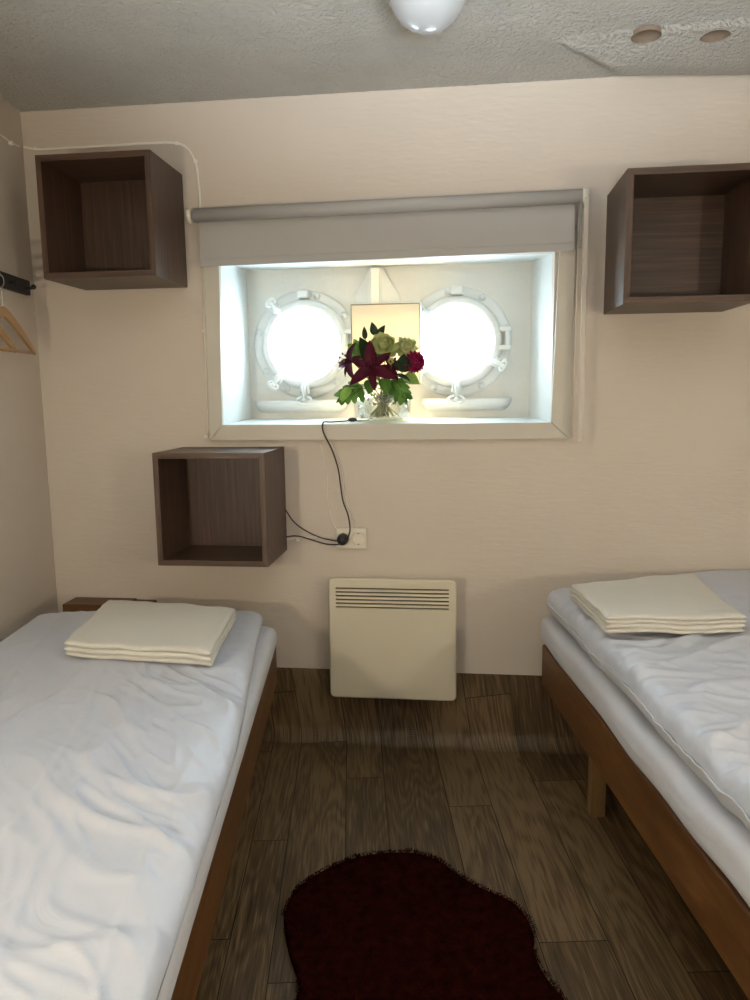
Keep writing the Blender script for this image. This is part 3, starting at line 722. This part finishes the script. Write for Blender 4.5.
# ------------------------------------------------------------------ towels
def towel(Q, zbase, th, layers, label, seed):
    """Folded towel: Q are the four plan corners front-left, front-right, back-right, back-left."""
    m = MB(); n = 26; lt = th/layers
    for L_ in range(layers):
        z0 = zbase+L_*lt; offs = [(.006*nz3(seed, L_*3.1), .006*nz3(seed+5, L_*2.7)) for _ in range(1)][0]
        gu = .004*((L_ % 2)*2-1)
        for sgn in (1, -1):
            rows = []
            for j in range(n+1):
                row = []
                for i in range(n+1):
                    u = i/n; v = j/n
                    # ease samples towards edges
                    u = .5-.5*math.cos(PI*u); v = .5-.5*math.cos(PI*v)
                    p = (1-u)*(1-v)*Q[0]+u*(1-v)*Q[1]+u*v*Q[2]+(1-u)*v*Q[3]
                    eu = min(u, 1-u)/.03; ev = min(v, 1-v)/.03
                    h = math.sqrt(max(0, 1-(1-min(1, eu))**2))*math.sqrt(max(0, 1-(1-min(1, ev))**2))
                    zz = z0+lt/2+sgn*lt*.52*h+.006*nz3(p.x*8, p.y*8, seed)+.0025*nz3(p.x*25, p.y*25, seed+L_)
                    cx = sum((q for q in Q), Vector())/4
                    k = 1+(.010*nz3(u*5+L_, v*5, seed+L_*7)+gu*.6)
                    row.append(Vector((cx.x+(p.x-cx.x)*k+offs[0]+.003*nz3(v*7, L_, seed), cx.y+(p.y-cx.y)*k+offs[1]+.003*nz3(u*7, L_, seed+2), zz)))
                rows.append(row)
            m.grid(rows)
    return tag(m.build('folded_towel', MT['towel']), label, 'towel', 'folded white towels on the beds')
def V2(p): return Vector((p.x, p.y, 0))
towel([V2(WZ(64, 641, .588)), V2(WZ(211, 651, .588)), V2(WZ(236, 607, .588)), V2(WZ(108, 598, .588))], .546, .042, 3, 'folded white towel on the left bed', 3)
towel([V2(WZ(606, 617, .655)), V2(WZ(746, 617, .655)), V2(WZ(693, 574, .655)), V2(WZ(570, 584, .655))], .612, .046, 4, 'folded white towel on the right bed', 11)
# wooden ledge at the head of the left bed
m = MB(); m.box(-1.365, -1.135, -.095, -.001, .30, .494); m.box(-1.135, -1.062, -.095, -.001, .30, .490)
tag(m.build('wooden_ledge', MT['bed_wood_x'], bevel=.003), 'brown wooden ledge between the left bed and the back wall', 'ledge')

# ------------------------------------------------------------------ rug
out = [(-.322, -1.154), (-.322, -1.10), (-.352, -1.039), (-.385, -.96), (-.402, -.89), (-.394, -.816), (-.345, -.745), (-.289, -.696), (-.24, -.668), (-.189, -.652), (-.14, -.645), (-.098, -.648), (-.045, -.672), (.0, -.72), (.054, -.765), (.10, -.79), (.135, -.815), (.160, -.86), (.170, -.91), (.165, -.96), (.185, -1.035), (.222, -1.10),
       (.26, -1.17), (.30, -1.28), (.31, -1.42), (.26, -1.52), (.20, -1.58), (.19, -1.66), (.21, -1.75), (.18, -1.84), (.08, -1.87), (0, -1.90), (-.10, -1.92), (-.22, -1.89), (-.33, -1.86), (-.42, -1.78), (-.41, -1.68), (-.36, -1.58), (-.40, -1.48), (-.42, -1.35), (-.37, -1.22)]
OP = smooth_path([(x, y, 0) for x, y in out]+[(out[0][0], out[0][1], 0)], 4)[:-1]
cen = Vector((-.10, -1.22, 0)); root = empty('fur_rug', (cen.x, cen.y, 0), 'dark red-brown fur rug on the floor between the beds', 'rug')
rings = []
for k in (1.0, .985, .95, .85, .7, .5, .3, .1):
    z = .001 if k == 1 else .014 if k == .985 else .018
    rings.append([Vector((cen.x+(p.x-cen.x)*k, cen.y+(p.y-cen.y)*k, z)) for p in OP])
m = MB(); m.grid(rings, closed_u=True); m.build('backing', MT['rug'], root)
def inside(x, y):
    c = False; n = len(OP)
    for i in range(n):
        a, b = OP[i], OP[i-1]
        if (a.y > y) != (b.y > y) and x < (b.x-a.x)*(y-a.y)/(b.y-a.y)+a.x: c = not c
    return c
m = MB(); cnt = 0; rr = random.Random(3)
while cnt < 60000:
    x = rr.uniform(-.43, .32); y = rr.uniform(-1.93, -.64)
    if y < -1.35 and rr.random() < .75: continue
    if not inside(x, y): cnt += 0; continue
    fx = nz3(x*14, y*14, 1)*1.4+nz3(x*40, y*40, 4); a = rr.uniform(0, 2*PI)
    ln = .007+rr.random()*.005
    dx = math.cos(a)*.3+math.cos(fx*3)*.6; dy = math.sin(a)*.3-.4+math.sin(fx*3)*.4
    wv = Vector((-dy, dx, 0)).normalized()*.0011
    z0 = .014; p0 = Vector((x, y, z0)); p1 = p0+Vector((dx*ln*.5, dy*ln*.5, ln*.6)); p2 = p0+Vector((dx*ln, dy*ln, ln*.8))
    n = len(m.v); m.v += [p0-wv, p0+wv, p1+wv*.8, p1-wv*.8, p2]; m.face((n, n+1, n+2, n+3)); m.face((n+3, n+2, n+4)); cnt += 1
o = m.build('pile', MT['rug'], root, fix=False); tag(o, kind='stuff')

# ------------------------------------------------------------------ lamp behind the flowers
root = empty('table_lamp', (-.30, .215, NZ0), 'lit square cream lampshade behind the flowers on the window sill', 'lamp')
sy = .215; A = WY(351, 305, sy-.04); B_ = WY(420, 305, sy-.04); sx0, sx1, sz1 = A.x, B_.x, A.z; sz0 = 1.235
m = MB(); th = .001
for (x0, x1, y0, y1) in ((sx0, sx1, sy-.04, sy-.039), (sx0, sx1, sy+.039, sy+.04), (sx0, sx0+.001, sy-.039, sy+.039), (sx1-.001, sx1, sy-.039, sy+.039)): m.box(x0, x1, y0, y1, sz0, sz1)
m.build('lamp_shade', MT['shade'], root)
m = MB(); cr = [(sx0, sy-.04), (sx1, sy-.04), (sx1, sy+.04), (sx0, sy+.04)]
for z in (sz0, sz1): m.tube([Vector((*cr[i % 4], z)) for i in range(5)], .0018, 6)
for c in cr: m.tube([Vector((*c, sz0)), Vector((*c, sz1))], .0018, 6)
m.build('shade_frame', mat('brass_wire', (.35, .28, .16), .4), root)
lcx = (sx0+sx1)/2
m = MB(); m.lathe([(.0005, .0), (.055, .0), (.055, .010), (.012, .018), (.010, .10), (.012, .16), (.0005, .16)], (lcx, sy, 1.1105), 'Z', 28); m.build('base', MT['plastic'], root)
m = MB(); m.ball((lcx, sy, 1.305), .024, 14, (1, 1, 1.2))
bm_ = bpy.data.materials.new('bulb_glow'); bm_.use_nodes = True; b_ = bm_.node_tree.nodes['Principled BSDF']; b_.inputs['Emission Color'].default_value = (1, .80, .5, 1); b_.inputs['Emission Strength'].default_value = 260
m.build('bulb', bm_, root)

# ------------------------------------------------------------------ vase and flowers
VX = (WY(357, 410, .11).x+WY(411, 410, .11).x)/2; VY = .105; vz = 1.111
vr = (WY(411, 410, VY).x-WY(357, 410, VY).x)/2
root = empty('glass_vase', (VX, VY, vz), 'low round glass vase of water holding the flowers on the sill', 'vase')
hV = .084
m = MB(); m.lathe([(.0005, .0), (vr*.90, .0), (vr*.95, .004), (vr*.985, .030), (vr*1.0, .055), (vr*1.0, hV), (vr*1.0-.003, hV), (vr-.003, .055), (vr*.985-.003, .030), (vr*.93, .010), (.0005, .009)], (VX, VY, vz), 'Z', 48); m.build('bowl', MT['vase_glass'], root)
m = MB(); m.lathe([(.0005, .010), (vr*.92, .011), (vr*.97-.003, .030), (vr-.0045, .052), (.0005, .052)], (VX, VY, vz), 'Z', 40); m.build('water', MT['water'], root)
m = MB(); m.lathe([(vr*1.0-.004, hV-.001), (vr*1.0+.0015, hV-.001), (vr*1.0+.0015, hV+.003), (vr*1.0-.004, hV+.003), (vr*1.0-.004, hV-.001)], (VX, VY, vz), 'Z', 48); m.build('rim', MT['vase_glass'], root)

def frame(n, up=Vector((0, 0, 1))):
    n = n.normalized(); x = up.cross(n)
    if x.length < .05: x = Vector((1, 0, 0))
    x.normalize(); return x, n.cross(x), n
def petal(m, base, out, nrm, L, W, curl=.5, cup=.2, tip=1.0, segs=8, th0=0):
    """petal from base growing along out, curling towards nrm (curl>0) ; tip sharpens the end"""
    out = out.normalized(); nrm = (nrm-out*nrm.dot(out)).normalized(); sd = out.cross(nrm); rows = []
    p = Vector(base); a = th0
    for i in range(segs+1):
        t = i/segs; w_ = W*(math.sin(PI*min(1, t**.75*.93+.07))**tip)*.5+.0006
        d = out*math.cos(a)+nrm*math.sin(a); up_ = -out*math.sin(a)+nrm*math.cos(a)
        rows.append([p+sd*w_*s+up_*cup*w_*s*s for s in (-1, -.5, 0, .5, 1)])
        p = p+d*(L/segs); a += curl/segs
    m.grid(rows)
def stem(root, a, r=.0028, foot=None):
    f = foot or Vector((VX+random.uniform(-.05, .05), VY+random.uniform(-.04, .03), vz+.014))
    neck = Vector((VX+(f.x-VX)*-.35+(a.x-VX)*.15, VY+(f.y-VY)*-.2, vz+.09))
    m = MB(); m.tube(smooth_path([f, neck, (neck+a)/2+Vector((0, 0, .01)), a], 5), r, 7); m.build('stem', MT['stem'], root)
def flower_root(name, p, label, cat, group=None): return empty(name, (VX, VY, vz+.02), label, cat, group)
G1 = 'flowers in the vase'
def lily(p, face, L, label, rot=0, parts=6):
    root = flower_root('lily', p, label, 'flower', 'burgundy lilies in the vase')
    x, y, n = frame(face)
    for k in range(parts):
        a = rot+2*PI*k/parts+random.uniform(-.15, .15); d = x*math.cos(a)+y*math.sin(a)
        m = MB(); petal(m, p+n*.004*(k % 2), d*.95+n*.5, -n, L*(1.05 if k % 2 else .92)*random.uniform(.9, 1.1), L*(.42 if k % 2 else .30), curl=1.1, cup=-.30, tip=.85, segs=10)
        m.build('petal', MT['lily'], root, fix=False)
    m = MB()
    for k in range(6):
        a = rot+.5+2*PI*k/6; d = x*math.cos(a)+y*math.sin(a); e = p+n*.040+d*.018
        m.tube([p, (p+e)/2+n*.004, e], .0008, 5); m.ball(e, .003, 6, (1, 1, 1.5))
    m.build('stamens', MT['lily'], root, fix=False)
    stem(root, p-n*.006)
def ball_flower(name, p, R, label, mt, n, pw, face, cat, grp=None, tip=.5, curl=1.2, shells=3):
    root = flower_root(name, p, label, cat, grp); m = MB(); x, y, nn = frame(face)
    m.ball(p, R*.55, 12)
    for s in range(shells):
        k_ = int(n*(1-.22*s)); RR = R*(.95-.18*(shells-1-s)*0-.22*s)
        for i in range(k_):
            t = math.acos(1-1.75*(i+.5)/k_); ph = i*2.39996+s
            d = (nn*math.cos(t)+(x*math.cos(ph)+y*math.sin(ph))*math.sin(t)).normalized()
            tang = ((x*math.cos(ph)+y*math.sin(ph))*math.cos(t)-nn*math.sin(t)).normalized()
            base = p+d*RR*.45
            petal(m, base, d*1.0+tang*.35, -tang*1.0+d*.1, RR*.62*random.uniform(.85, 1.15), pw*R*random.uniform(.8, 1.1), curl=curl, cup=.35, tip=tip, segs=5)
    m.build('blossom', mt, root, fix=False); stem(root, p-Vector((0, -.01, R*.5))); return root
def leaf(name, p, d, nrm, L, W, label, mt, curl=-.8, lobes=0, tip=.9, grp=None, cat='leaf'):
    root = flower_root(name, p, label, cat, grp); m = MB()
    if lobes:
        out_ = d.normalized(); nn = (nrm-out_*nrm.dot(out_)).normalized(); sd = out_.cross(nn)
        for s in (-1, 1):
            for k in range(lobes):
                b = p+out_*L*(.12+.72*k/lobes)
                dd = sd*s*1.0+out_*(.25+.9*k/lobes)
                petal(m, b-dd.normalized()*.004, dd, -nn, W*(.62-.25*k/lobes), L*.24, curl=.6, cup=-.1, tip=.45, segs=6)
        petal(m, p, out_, -nn, L, W*.30, curl=.45, cup=-.15, tip=.6)
    else: petal(m, p, d, nrm, L, W, curl=curl, cup=.25, tip=tip, segs=10)
    m.build('blade', mt, root, fix=False); stem(root, p, .0020)
FY = .055
def FP(x, y, Y=FY): return WY(x, y, Y)
# back foliage first
leaf('leaf', FP(375, 335, .12), Vector((-.25, -.2, 1)), Vector((0, 1, .1)), .045, .026, 'small dark pointed leaf at the top of the bouquet, leftward one', MT['leaf_dark'], .4)
leaf('leaf', FP(377, 337, .12), Vector((.55, -.2, .75)), Vector((0, 1, .1)), .048, .024, 'small dark pointed leaf at the top of the bouquet, rightward one', MT['leaf_dark'], .4)
leaf('leaf', FP(365, 339, .11), Vector((-.05, -.2, 1)), Vector((0, 1, .1)), .042, .018, 'narrow dark leaf standing above the lilies', MT['leaf_dark'], .3)
leaf('leaf', FP(373, 362, .05), Vector((-.45, -.35, 1)), Vector((-.1, -1, 0)), .100, .050, 'long dark green leaf between lily and green peony', MT['leaf_dark'], .4)
leaf('leaf', FP(403, 372, .04), Vector((.1, -.35, .9)), Vector((0, -1, .1)), .070, .055, 'broad dark leaf left of the magenta bloom', MT['leaf_dark'], .5)
leaf('leaf', FP(392, 375, .05), Vector((.8, -.4, -.1)), Vector((0, -.2, 1)), .075, .040, 'dark leaf under the magenta bloom', MT['leaf_dark'], -.5)
ball_flower('green_blossom', FP(359, 350, .11), .042, 'light green blossom at the back left of the bouquet', MT['leaf_light'], 26, .40, Vector((-.4, -1, .3)), 'flower', None, .4)
ball_flower('green_peony', FP(383.5, 347, .06), .050, 'large green peony at the top centre of the bouquet', MT['peony'], 30, .60, Vector((.05, -1, .35)), 'flower', None, .30, 1.0)
ball_flower('cream_blossom', FP(406, 348, .09), .041, 'cream green blossom at the upper right of the bouquet', MT['hyd'], 34, .42, Vector((.3, -1, .4)), 'flower', None, .4)
ball_flower('green_bud', FP(391, 361, .02), .013, 'small green bud in the middle of the bouquet', MT['peony'], 8, 1.1, Vector((0, -1, .4)), 'flower bud', None, .5, 1.6, 1)
ball_flower('chrysanthemum', FP(414.5, 362, .04), .038, 'magenta red chrysanthemum at the right of the bouquet', MT['mum'], 60, .30, Vector((.25, -1, .1)), 'flower', None, .45, .9)
lily(FP(372, 368, -.005), Vector((-.05, -1, .15)), .088, 'large burgundy lily facing the room in the bouquet', .55)
lily(FP(352, 362, .03), Vector((-.8, -.75, .25)), .072, 'burgundy lily turned sideways at the left of the bouquet', .2)
lily(FP(390, 368, .05), Vector((.45, -.8, .2)), .055, 'small burgundy lily half hidden beside the green bud', .9)
leaf('monstera_leaf', FP(362, 386, .05), Vector((-.85, -.35, -.42)), Vector((-.1, -.85, .6)), .105, .100, 'green split leaf drooping at the left of the vase', MT['leaf'], lobes=4)
leaf('monstera_leaf', FP(392, 380, .05), Vector((.60, -.35, -.80)), Vector((.2, -.95, .5)), .100, .095, 'green split leaf drooping at the right of the vase', MT['leaf'], lobes=4)
leaf('leaf', FP(350, 388, .03), Vector((-.5, -.4, -.7)), Vector((-.3, -1, .3)), .062, .034, 'bright green leaf tip hanging lowest at the left of the bouquet', MT['leaf_light'], -.4)
leaf('leaf', FP(404, 376, .07), Vector((.75, -.3, -.3)), Vector((.2, -1, .6)), .060, .045, 'bright green leaf under the magenta bloom at right', MT['leaf_light'], -.4)
leaf('leaf', FP(372, 380, .03), Vector((-.1, -.5, -.6)), Vector((0, -1, .3)), .055, .045, 'mid green leaf below the large lily', MT['leaf'], -.4)
leaf('leaf', FP(384, 378, .03), Vector((.15, -.5, -.6)), Vector((0, -1, .3)), .060, .040, 'mid green leaf over the centre of the vase', MT['leaf'], -.4)
root = flower_root('berry_sprig', None, 'grey violet berry sprigs just above the vase water', 'sprig'); m = MB(); rr = random.Random(5)
for i in range(60):
    p = FP(rr.uniform(368, 402), rr.uniform(391, 405), rr.uniform(.04, .12)); m.ball(p, rr.uniform(.002, .0042), 6)
m.build('berries', MT['sprig'], root, fix=False)
m = MB()
for i in range(12):
    p = FP(rr.uniform(370, 400), rr.uniform(391, 396), rr.uniform(.05, .11)); f = Vector((VX+rr.uniform(-.055, .055), VY+rr.uniform(-.05, .04), vz+.013))
    m.tube([f, Vector((VX+(p.x-VX)*.5, p.y, vz+.07)), p], .0022, 6)
m.build('stems', MT['stem'], root, fix=False)
